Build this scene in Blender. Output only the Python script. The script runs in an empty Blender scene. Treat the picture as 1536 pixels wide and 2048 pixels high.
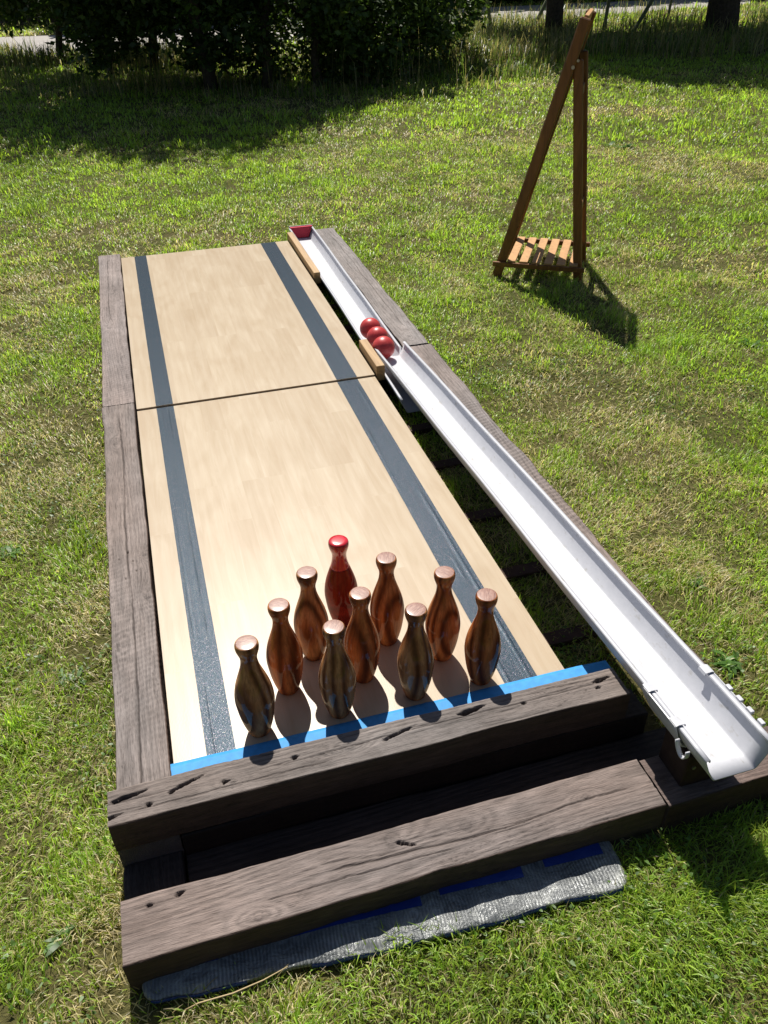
import bpy, bmesh, math, random
import numpy as np
from mathutils import Matrix, Vector
random.seed(7); rng = np.random.default_rng(7)
scene = bpy.context.scene
col = scene.collection
R_ = math.radians

# ------------------------------------------------------------------ camera
CF, CX, CY, CZ = 1626.9, 0.1512, -1.2837, 1.5749
YAW, PIT, ROL = 0.27824, 0.62406, -0.01804
def cam_axes():
    f = np.array([math.sin(YAW)*math.cos(PIT), math.cos(YAW)*math.cos(PIT), -math.sin(PIT)])
    r = np.array([math.cos(YAW), -math.sin(YAW), 0.0]); u = np.cross(r, f)
    c, s = math.cos(ROL), math.sin(ROL)
    return c*r+s*u, -s*r+c*u, f
CR, CU, CFW = cam_axes()
cam = bpy.data.cameras.new('camera'); camo = bpy.data.objects.new('camera', cam); col.objects.link(camo)
cam.sensor_fit = 'VERTICAL'; cam.sensor_height = 24; cam.lens = CF/2048*24
cam.clip_start = 0.02; cam.clip_end = 600
M = Matrix.Identity(4)
for i in range(3):
    M[i][0] = CR[i]; M[i][1] = CU[i]; M[i][2] = -CFW[i]
M[0][3], M[1][3], M[2][3] = CX, CY, CZ
camo.matrix_world = M
scene.camera = camo

# ------------------------------------------------------------------ light
SUN_AZ, SUN_EL = 4.5, 53.0          # azimuth from +Y towards +X
world = bpy.data.worlds.new('World'); scene.world = world; world.use_nodes = True
wn = world.node_tree; wn.nodes.clear()
sky = wn.nodes.new('ShaderNodeTexSky'); sky.sky_type = 'NISHITA'; sky.sun_disc = False
sky.sun_elevation = R_(SUN_EL); sky.sun_rotation = R_(SUN_AZ)
bg = wn.nodes.new('ShaderNodeBackground'); bg.inputs[1].default_value = 0.05
wo = wn.nodes.new('ShaderNodeOutputWorld')
wn.links.new(sky.outputs[0], bg.inputs[0]); wn.links.new(bg.outputs[0], wo.inputs[0])
sl = bpy.data.lights.new('sun', 'SUN'); sl.energy = 5.0; sl.angle = R_(0.53); sl.color = (1, .955, .88)
so = bpy.data.objects.new('sun', sl); col.objects.link(so)
sd = Vector((math.sin(R_(SUN_AZ))*math.cos(R_(SUN_EL)), math.cos(R_(SUN_AZ))*math.cos(R_(SUN_EL)), math.sin(R_(SUN_EL))))
so.rotation_euler = sd.to_track_quat('Z', 'Y').to_euler()
so.location = (3, 6, 12)
scene.view_settings.view_transform = 'Standard'; scene.view_settings.look = 'None'
scene.view_settings.exposure = 0.27; scene.view_settings.gamma = 1
scene.cycles.max_bounces = 8; scene.cycles.transparent_max_bounces = 12
scene.cycles.use_denoising = True

GZ = -0.10                           # ground level (board top = 0)

# ------------------------------------------------------------------ noise
def _h(ix, iy, seed):
    ix = ix.astype(np.int64); iy = iy.astype(np.int64)
    h = (ix*374761393 + iy*668265263 + seed*2246822519) & 0xffffffff
    h = ((h ^ (h >> 13))*1274126177) & 0xffffffff
    h = h ^ (h >> 16)
    return (h & 0xffff)/65535.0
def vn(x, y, seed=0):
    x = np.asarray(x, float); y = np.asarray(y, float)
    x, y = np.broadcast_arrays(x, y)
    ix = np.floor(x); iy = np.floor(y); fx = x-ix; fy = y-iy
    fx = fx*fx*(3-2*fx); fy = fy*fy*(3-2*fy)
    a = _h(ix, iy, seed); b = _h(ix+1, iy, seed); c = _h(ix, iy+1, seed); d = _h(ix+1, iy+1, seed)
    return (a*(1-fx)+b*fx)*(1-fy)+(c*(1-fx)+d*fx)*fy
def fbm(x, y, seed=0, oct=4):
    s = 0; a = .5; t = 0
    for o in range(oct):
        s = s + a*vn(x*2**o, y*2**o, seed+o*17); t += a; a *= .5
    return s/t
def sm(e0, e1, x):
    t = np.clip((x-e0)/(e1-e0), 0, 1); return t*t*(3-2*t)

# ------------------------------------------------------------------ objects
def tag(o, label=None, cat=None, group=None, kind=None):
    if label: o['label'] = label
    if cat: o['category'] = cat
    if group: o['group'] = group
    if kind: o['kind'] = kind
    return o
def empty(name, loc=(0, 0, 0), rz=0):
    o = bpy.data.objects.new(name, None); col.objects.link(o); o.location = loc; o.rotation_euler = (0, 0, rz)
    o.empty_display_size = .05
    return o
def link(name, me, mat=None, parent=None, loc=None):
    o = bpy.data.objects.new(name, me); col.objects.link(o)
    if mat: me.materials.append(mat)
    if parent: o.parent = parent
    if loc: o.location = loc
    return o
def np_mesh(name, verts, faces=None, quads=None, tris=None, colors=None, smooth=False, uvs=None):
    me = bpy.data.meshes.new(name)
    verts = np.asarray(verts, np.float32)
    me.vertices.add(len(verts)); me.vertices.foreach_set('co', verts.ravel())
    nq = 0 if quads is None else len(quads); nt = 0 if tris is None else len(tris)
    li = []
    if nq: li.append(np.asarray(quads, np.int32).ravel())
    if nt: li.append(np.asarray(tris, np.int32).ravel())
    li = np.concatenate(li)
    me.loops.add(len(li)); me.loops.foreach_set('vertex_index', li)
    ls = np.concatenate([np.arange(nq)*4, nq*4+np.arange(nt)*3]).astype(np.int32)
    me.polygons.add(nq+nt); me.polygons.foreach_set('loop_start', ls)
    if smooth: me.polygons.foreach_set('use_smooth', np.ones(nq+nt, bool))
    if colors is not None:
        ca = me.color_attributes.new('Col', 'FLOAT_COLOR', 'POINT')
        c4 = np.ones((len(verts), 4), np.float32); c4[:, :3] = colors
        ca.data.foreach_set('color', c4.ravel())
    me.update(calc_edges=True); me.validate()
    return me
def bm_obj(name, bm, mat, parent=None, smooth=False, loc=None):
    bmesh.ops.recalc_face_normals(bm, faces=bm.faces)
    me = bpy.data.meshes.new(name); bm.to_mesh(me); bm.free()
    if smooth: me.polygons.foreach_set('use_smooth', [True]*len(me.polygons))
    return link(name, me, mat, parent, loc)
def add_box(bm, c, s, rot=None, bev=0.0, seg=1):
    r = bmesh.ops.create_cube(bm, size=1)
    vs = r['verts']
    for v in vs: v.co = Vector((v.co.x*s[0], v.co.y*s[1], v.co.z*s[2]))
    if bev:
        es = list({e for v in vs for e in v.link_edges})
        rr = bmesh.ops.bevel(bm, geom=es, offset=bev, segments=seg, affect='EDGES', profile=.5)
        vs = list({v for f in rr['faces'] for v in f.verts} | {v for v in vs if v.is_valid})
    for v in vs:
        if rot is not None: v.co = rot @ v.co
        v.co += Vector(c)
    return vs
def bar(bm, a, b, w, t, up, bev=.002):
    """box from a to b, w wide along `up`-perpendicular side, t thick along up"""
    a = Vector(a); b = Vector(b); x = (b-a).normalized(); z = Vector(up); z = (z-x*z.dot(x)).normalized(); y = z.cross(x)
    rot = Matrix((x, y, z)).transposed()
    add_box(bm, (a+b)/2, ((b-a).length, w, t), rot, bev)
def tube(bm, pts, rads, n=8):
    pts = [Vector(p) for p in pts]; rings = []
    for i, p in enumerate(pts):
        d = (pts[min(i+1, len(pts)-1)]-pts[max(i-1, 0)]).normalized()
        a = Vector((0, 0, 1)) if abs(d.z) < .9 else Vector((1, 0, 0))
        u = d.cross(a).normalized(); v = d.cross(u)
        r = rads[i] if hasattr(rads, '__len__') else rads
        rings.append([bm.verts.new(p+r*(math.cos(2*math.pi*k/n)*u+math.sin(2*math.pi*k/n)*v)) for k in range(n)])
    for a, b in zip(rings, rings[1:]):
        for k in range(n): bm.faces.new((a[k], a[(k+1) % n], b[(k+1) % n], b[k]))
    bm.faces.new(rings[0]); bm.faces.new(rings[-1])
def at(px, py, z):
    """point of the horizontal plane z seen at a pixel of the 1536x2048 photograph"""
    d = CFW+CR*(px-768)/CF-CU*(py-1024)/CF
    t = (z-CZ)/d[2]; return np.array([CX, CY, CZ])+t*d

# ------------------------------------------------------------------ materials
class NT:
    def __init__(s, name):
        s.m = bpy.data.materials.new(name); s.m.use_nodes = True; s.t = s.m.node_tree; s.t.nodes.clear()
        s.out = s.t.nodes.new('ShaderNodeOutputMaterial'); s.b = s.n('ShaderNodeBsdfPrincipled')
        s.l(s.b.outputs[0], s.out.inputs[0])
    def n(s, k, **kw):
        nd = s.t.nodes.new(k)
        for a, b in kw.items(): setattr(nd, a, b)
        return nd
    def l(s, a, b): s.t.links.new(a, b)
    def set(s, **kw):
        for k, v in kw.items():
            i = s.b.inputs[k.replace('_', ' ')]
            if hasattr(v, 'links') or hasattr(v, 'is_linked'): s.l(v, i)
            else: i.default_value = v
    def coord(s, kind='Object'): return s.n('ShaderNodeTexCoord').outputs[kind]
    def mapping(s, vec, sc=(1, 1, 1), loc=(0, 0, 0), rot=(0, 0, 0)):
        m = s.n('ShaderNodeMapping'); s.l(vec, m.inputs[0]); m.inputs['Scale'].default_value = sc
        m.inputs['Location'].default_value = loc; m.inputs['Rotation'].default_value = rot; return m.outputs[0]
    def noise(s, vec, scale=5, detail=4, rough=.5, dist=0, out='Fac'):
        m = s.n('ShaderNodeTexNoise'); s.l(vec, m.inputs['Vector']); m.inputs['Scale'].default_value = scale
        m.inputs['Detail'].default_value = detail; m.inputs['Roughness'].default_value = rough
        m.inputs['Distortion'].default_value = dist; return m.outputs[out]
    def ramp(s, fac, stops, interp='LINEAR'):
        m = s.n('ShaderNodeValToRGB'); s.l(fac, m.inputs[0]); e = m.color_ramp.elements; m.color_ramp.interpolation = interp
        while len(e) < len(stops): e.new(.5)
        for k, (p, c) in enumerate(stops): e[k].position = p; e[k].color = (*c, 1) if len(c) == 3 else c
        return m.outputs[0]
    def mix(s, fac, a, b, mode='MIX'):
        m = s.n('ShaderNodeMix', data_type='RGBA', blend_type=mode)
        for k, v in ((0, fac), (6, a), (7, b)):
            if hasattr(v, 'is_linked'): s.l(v, m.inputs[k])
            else: m.inputs[k].default_value = v if k == 0 else (*v, 1)
        return m.outputs[2]
    def math(s, op, a, b=0.0, c=0.0):
        m = s.n('ShaderNodeMath', operation=op)
        for k, v in enumerate((a, b, c)):
            if hasattr(v, 'is_linked'): s.l(v, m.inputs[k])
            else: m.inputs[k].default_value = v
        return m.outputs[0]
    def bump(s, h, strength=.3, dist=.01, normal=None):
        m = s.n('ShaderNodeBump'); m.inputs['Strength'].default_value = strength; m.inputs['Distance'].default_value = dist
        s.l(h, m.inputs['Height'])
        if normal is not None: s.l(normal, m.inputs['Normal'])
        s.l(m.outputs[0], s.b.inputs['Normal']); return m.outputs[0]
    def attr(s, name='Col'):
        m = s.n('ShaderNodeAttribute', attribute_name=name); return m.outputs['Color']

def mat_sleeper():
    t = NT('weathered_wood')
    c = t.coord(); f1 = t.noise(t.mapping(c, (25, 420, 420)), 1, 5, .6); f2 = t.noise(t.mapping(c, (120, 500, 500)), 1, 3, .6)
    mot = t.noise(c, 14, 4, .6)
    base = t.mix(1.0, t.attr(), t.ramp(f1, [(.30, (.50, .48, .47)), (.48, (.98, .98, .98)), (.72, (1.32, 1.30, 1.30))]), 'MULTIPLY')
    base = t.mix(1.0, base, t.ramp(mot, [(.3, (.84, .82, .82)), (.7, (1.12, 1.12, 1.14))]), 'MULTIPLY')
    t.set(Base_Color=base, Roughness=.72); t.b.inputs['Specular IOR Level'].default_value = .35
    h = t.math('ADD', f1, t.math('MULTIPLY', f2, .6)); t.bump(h, .8, .0020); return t.m
M_sleep = mat_sleeper()

def mat_board():
    t = NT('maple_laminate'); c = t.coord()
    sep = t.n('ShaderNodeSeparateXYZ'); t.l(c, sep.inputs[0])
    # staves: brick texture with rows along x, long in y
    sw = t.n('ShaderNodeCombineXYZ'); t.l(sep.outputs[1], sw.inputs[0]); t.l(sep.outputs[0], sw.inputs[1])
    br = t.n('ShaderNodeTexBrick'); t.l(sw.outputs[0], br.inputs['Vector'])
    br.inputs['Color1'].default_value = (0, 0, 0, 1); br.inputs['Color2'].default_value = (1, 1, 1, 1); br.inputs['Mortar'].default_value = (.5, .5, .5, 1)
    br.inputs['Scale'].default_value = 1; br.inputs['Mortar Size'].default_value = 0.0006; br.inputs['Brick Width'].default_value = .62
    br.inputs['Row Height'].default_value = .082; br.offset = .37; br.offset_frequency = 3; br.inputs['Bias'].default_value = 0
    off = t.n('ShaderNodeVectorMath', operation='MULTIPLY'); t.l(br.outputs['Color'], off.inputs[0]); off.inputs[1].default_value = (7, 13, 3)
    ad = t.n('ShaderNodeVectorMath', operation='ADD'); t.l(c, ad.inputs[0]); t.l(off.outputs[0], ad.inputs[1]); v = ad.outputs[0]
    g1 = t.noise(t.mapping(v, (38, 3.2, 1)), 1, 6, .6, 1.2); g2 = t.noise(t.mapping(v, (240, 9, 1)), 1, 3, .6)
    cl = t.noise(t.mapping(v, (6, 2.2, 1)), 1, 3, .5, 1.5)
    wv = t.n('ShaderNodeTexWave', wave_type='RINGS', rings_direction='Z'); t.l(t.mapping(v, (16, 1.6, 1)), wv.inputs[0])
    wv.inputs['Scale'].default_value = .55; wv.inputs['Distortion'].default_value = 5; wv.inputs['Detail'].default_value = 3
    base = t.ramp(g1, [(.25, (.47, .382, .270)), (.5, (.53, .443, .328)), (.8, (.57, .49, .375))])
    base = t.mix(t.math('MULTIPLY', wv.outputs[1], .28), base, (.45, .345, .235))
    base = t.mix(1.0, base, t.ramp(cl, [(.3, (.93, .90, .87)), (.7, (1.05, 1.06, 1.07))]), 'MULTIPLY')
    base = t.mix(1.0, base, t.ramp(br.outputs['Color'], [(0, (.955, .94, .93)), (1, (1.04, 1.045, 1.05))]), 'MULTIPLY')
    sc_ = t.ramp(t.noise(t.mapping(c, (90, 1.1, 1), rot=(0, 0, .03)), 1, 2, .5), [(.66, (0, 0, 0)), (.72, (.22, .22, .22))])
    base = t.mix(sc_, base, (.62, .56, .47))
    dk = t.ramp(t.noise(c, 28, 3, .7), [(.70, (0, 0, 0)), (.78, (.35, .35, .35))]); base = t.mix(dk, base, (.36, .28, .19))
    base = t.mix(t.math('MULTIPLY', g2, .38), base, (.47, .34, .2))
    t.set(Base_Color=base, Roughness=t.math('ADD', .27, t.math('MULTIPLY', cl, .10)))
    t.b.inputs['Specular IOR Level'].default_value = .23
    gr = t.noise(t.mapping(c, (260, 120, 1)), 1, 3, .6); t.bump(gr, .18, .0006); return t.m
M_board = mat_board()
def mat_edge():
    t = NT('board_edging'); t.set(Base_Color=t.ramp(t.noise(t.coord(), 30), [(.3, (.40, .27, .15)), (.7, (.52, .37, .22))]), Roughness=.6); return t.m
M_edge = mat_edge()

def mat_tape():
    t = NT('glitter_tape'); c = t.coord()
    w1 = t.n('ShaderNodeTexWave', bands_direction='X'); t.l(c, w1.inputs[0]); w1.inputs['Scale'].default_value = 95
    w2 = t.n('ShaderNodeTexWave', bands_direction='Y'); t.l(c, w2.inputs[0]); w2.inputs['Scale'].default_value = 75
    vo = t.n('ShaderNodeTexVoronoi'); t.l(c, vo.inputs['Vector']); vo.inputs['Scale'].default_value = 1500
    hs = t.n('ShaderNodeHueSaturation'); t.l(vo.outputs['Color'], hs.inputs['Color']); hs.inputs['Saturation'].default_value = .45; hs.inputs['Value'].default_value = .35
    sp = t.n('ShaderNodeSeparateColor'); t.l(vo.outputs['Color'], sp.inputs[0])
    fl = t.ramp(sp.outputs[0], [(.88, (0, 0, 0)), (1, (.75, .75, .75))])
    n = t.noise(t.mapping(c, (220, 2.5, 1)), 1, 4)
    base = t.ramp(n, [(.3, (.006, .019, .034)), (.7, (.012, .033, .054))])
    base = t.mix(fl, base, hs.outputs[0])
    t.set(Base_Color=base, Roughness=t.math('SUBTRACT', .33, t.math('MULTIPLY', fl, .10)), Metallic=t.math('MULTIPLY', fl, .6))
    t.b.inputs['Specular IOR Level'].default_value = .22; t.b.inputs['Specular Tint'].default_value = (.62, .82, 1, 1)
    h = t.math('ADD', t.math('MULTIPLY', w1.outputs[1], w2.outputs[1]), t.math('MULTIPLY', sp.outputs[1], .8))
    t.bump(h, .3, .0005); return t.m
M_tape = mat_tape()
def simple(name, c, rough=.5, spec=.5, metal=0, nscale=None, amt=.12, bump=None, coat=0):
    t = NT(name)
    if nscale:
        n = t.noise(t.coord(), nscale, 4, .6)
        lo = tuple(x*(1-amt) for x in c); hi = tuple(min(1, x*(1+amt)) for x in c)
        t.set(Base_Color=t.ramp(n, [(.3, lo), (.7, hi)]))
        if bump: t.bump(n, *bump)
    else: t.set(Base_Color=(*c, 1))
    t.set(Roughness=rough, Metallic=metal); t.b.inputs['Specular IOR Level'].default_value = spec
    t.b.inputs['Coat Weight'].default_value = coat; t.b.inputs['Coat Roughness'].default_value = .04
    return t.m
M_blue = simple('blue_painters_tape', (.045, .30, .68), .6, .3, nscale=60, amt=.12, bump=(.3, .001))
M_bluedk = simple('blue_duct_tape', (.012, .045, .26), .35, .5, nscale=40, amt=.15, bump=(.6, .004))
def mat_pvc():
    t = NT('white_plastic'); c = t.coord()
    n = t.noise(c, 40, 5, .7); spk = t.noise(t.mapping(c, (60, 25, 60)), 1, 3, .6)
    base = t.ramp(n, [(.2, (.53, .54, .575)), (.6, (.60, .605, .64))])
    base = t.mix(t.ramp(spk, [(.60, (0, 0, 0)), (.74, (.7, .7, .7))]), base, (.40, .385, .35))
    t.set(Base_Color=base, Roughness=.38); t.b.inputs['Specular IOR Level'].default_value = .4
    t.bump(n, .06, .002); return t.m
M_pvc = mat_pvc()
M_foam = simple('pink_red_foam', (.60, .055, .085), .7, .2, nscale=90, amt=.15, bump=(.4, .002))
def mat_pine():
    t = NT('pine_offcut'); c = t.coord(); n = t.noise(t.mapping(c, (60, 5, 60)), 1, 5, .6, .6)
    t.set(Base_Color=t.ramp(n, [(.25, (.30, .17, .065)), (.6, (.48, .30, .13)), (.8, (.56, .37, .18))]), Roughness=.6); t.bump(n, .3, .001); return t.m
M_pine = mat_pine()
def mat_ball():
    t = NT('red_ball_rubber'); c = t.coord(); n = t.noise(c, 45, 4, .7, .5)
    t.set(Base_Color=t.ramp(n, [(.3, (.44, .035, .035)), (.6, (.60, .062, .060)), (.8, (.68, .11, .10))]), Roughness=.38)
    t.bump(n, .12, .002); return t.m
M_ball = mat_ball()
def mat_pin():
    t = NT('varnished_pin_wood'); c = t.coord()
    oi = t.n('ShaderNodeObjectInfo'); rnd = oi.outputs['Random']
    cm = t.n('ShaderNodeCombineXYZ'); t.l(t.math('MULTIPLY', rnd, 3.1), cm.inputs[0]); t.l(t.math('MULTIPLY', rnd, 1.7), cm.inputs[1]); t.l(t.math('MULTIPLY', rnd, 5.3), cm.inputs[2])
    ad = t.n('ShaderNodeVectorMath', operation='ADD'); t.l(c, ad.inputs[0]); t.l(cm.outputs[0], ad.inputs[1])
    v = t.mapping(ad.outputs[0], (20, 9, 2.2))
    wv = t.n('ShaderNodeTexWave', bands_direction='X'); t.l(v, wv.inputs[0]); wv.inputs['Scale'].default_value = .6; wv.inputs['Distortion'].default_value = 10
    wv.inputs['Detail'].default_value = 3; wv.inputs['Detail Scale'].default_value = .7
    f = t.ramp(t.noise(t.mapping(ad.outputs[0], (150, 150, 9)), 1, 4, .65, .4), [(.38, (0, 0, 0)), (.66, (1, 1, 1))])
    warm = t.ramp(wv.outputs[1], [(0, (.15, .036, .012)), (.45, (.42, .115, .032)), (1, (.62, .21, .062))])
    grey = t.ramp(wv.outputs[1], [(0, (.15, .075, .035)), (.45, (.40, .21, .085)), (1, (.60, .36, .16))])
    base = t.mix(t.attr(), grey, warm)
    base = t.mix(t.math('MULTIPLY', f, .5), base, (.085, .028, .011))
    t.set(Base_Color=base, Roughness=.55); t.b.inputs['Specular IOR Level'].default_value = .0; t.b.inputs['Coat Weight'].default_value = .42; t.b.inputs['Coat Roughness'].default_value = .05
    t.bump(t.noise(c, 40, 2, .5), .03, .002); return t.m
M_pin = mat_pin()
M_pinred = simple('red_stained_pin_wood', (.20, .022, .012), .5, .0, nscale=28, amt=.45, coat=.45)
def mat_pintop():
    t = NT('pin_end_grain'); c = t.coord(); oi = t.n('ShaderNodeObjectInfo')
    rot = t.n('ShaderNodeVectorRotate', rotation_type='Z_AXIS'); t.l(c, rot.inputs[0]); t.l(t.math('MULTIPLY', oi.outputs['Random'], 6), rot.inputs['Angle'])
    n = t.noise(t.mapping(rot.outputs[0], (420, 60, 60)), 1, 4, .7)
    t.set(Base_Color=t.ramp(n, [(.3, (.13, .045, .03)), (.5, (.28, .125, .085)), (.75, (.46, .27, .20))]), Roughness=.5)
    t.b.inputs['Coat Weight'].default_value = .35; t.b.inputs['Coat Roughness'].default_value = .2; t.bump(n, .5, .0012); return t.m
M_pintop = mat_pintop()
M_redpaint = simple('red_gloss_paint', (.55, .010, .022), .25, .5, nscale=30, amt=.15, coat=1)
def mat_easel():
    t = NT('stained_easel_wood'); c = t.coord(); n = t.noise(t.mapping(c, (50, 50, 6)), 1, 5, .6, .4)
    t.set(Base_Color=t.ramp(n, [(.25, (.13, .050, .011)), (.6, (.25, .100, .024)), (.8, (.34, .145, .040))]), Roughness=.5); t.bump(n, .25, .001); return t.m
M_easel = mat_easel()
M_slatw = simple('pale_slat_wood', (.56, .31, .13), .6, .3, nscale=35, amt=.18, bump=(.2, .001))
M_darkwood = simple('dark_stained_wood', (.06, .032, .024), .8, .3, nscale=30, amt=.3, bump=(.5, .002))
M_prop = simple('shade_toned_timber', (.040, .024, .018), .85, .2, nscale=30, amt=.3, bump=(.5, .002))  # colour darkened to stand in for shade under the gutter
M_chalk = simple('dark_board_panel', (.03, .035, .033), .6, .3, nscale=20)
M_metal = simple('screw_metal', (.5, .5, .48), .35, .5, 1)
def mat_tarp():
    t = NT('silver_woven_tarp'); c = t.coord()
    w1 = t.n('ShaderNodeTexWave', bands_direction='X'); t.l(c, w1.inputs[0]); w1.inputs['Scale'].default_value = 42; w1.inputs['Distortion'].default_value = 3; w1.inputs['Detail Scale'].default_value = .8
    n = t.noise(c, 22, 5, .7, .8); m = t.noise(t.mapping(c, (9, 14, 9)), 1, 4, .6, .5)
    base = t.ramp(n, [(.3, (.16, .17, .175)), (.55, (.31, .32, .315)), (.72, (.46, .47, .44))])
    rib = t.math('MULTIPLY', w1.outputs[1], t.ramp(m, [(.35, (0, 0, 0)), (.6, (.6, .6, .6))]))
    base = t.mix(rib, base, (.05, .056, .06))
    t.set(Base_Color=base, Roughness=.40, Metallic=.3)
    h = t.math('ADD', t.math('MULTIPLY', w1.outputs[1], .35), t.math('MULTIPLY', n, 5.0))
    t.bump(h, .8, .0035); return t.m
M_tarp = mat_tarp()
def mat_leaf(name, trans=.45, rough=.5, spec=.3):
    t = NT(name); c = t.attr()
    t.set(Base_Color=c, Roughness=rough); t.b.inputs['Specular IOR Level'].default_value = spec
    tr = t.n('ShaderNodeBsdfTranslucent'); g = t.mix(1.0, c, (1.25, 1.35, .75), 'MULTIPLY'); t.l(g, tr.inputs[0])
    mx = t.n('ShaderNodeMixShader'); mx.inputs[0].default_value = trans
    t.l(t.b.outputs[0], mx.inputs[1]); t.l(tr.outputs[0], mx.inputs[2]); t.l(mx.outputs[0], t.out.inputs[0]); return t.m
M_grass = mat_leaf('grass_blade', .55, .40, .5)
M_leaf = mat_leaf('shrub_leaf', .35, .5, .35)
def mat_ground():
    t = NT('lawn_soil'); c = t.coord(); n = t.noise(c, 1.3, 5, .6); n2 = t.noise(c, 60, 4, .7)
    base = t.ramp(n, [(.3, (.075, .088, .026)), (.7, (.125, .110, .050))])
    base = t.mix(1.0, base, t.ramp(n2, [(.3, (.5, .5, .5)), (.7, (1.5, 1.4, 1.3))]), 'MULTIPLY')
    t.set(Base_Color=base, Roughness=.95); t.b.inputs['Specular IOR Level'].default_value = .1; t.bump(n2, .8, .02); return t.m
M_ground = mat_ground()
def mat_road():
    t = NT('pale_track'); c = t.coord(); n = t.noise(c, 3, 6, .7); n2 = t.noise(c, 60, 3, .7)
    base = t.ramp(n, [(.3, (.36, .33, .31)), (.7, (.48, .45, .42))]); base = t.mix(t.math('MULTIPLY', n2, .3), base, (.25, .23, .2))
    t.set(Base_Color=base, Roughness=.9); t.bump(n2, .4, .01); return t.m
M_road = mat_road()
M_bark = simple('bark', (.075, .058, .042), .9, .2, nscale=25, amt=.4, bump=(.9, .02))
M_stake = simple('green_grey_stake', (.17, .19, .11), .7, .3, nscale=20, amt=.2)
M_fence = simple('dark_fence_board', (.10, .075, .055), .85, .2, nscale=8, amt=.3)

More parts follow.
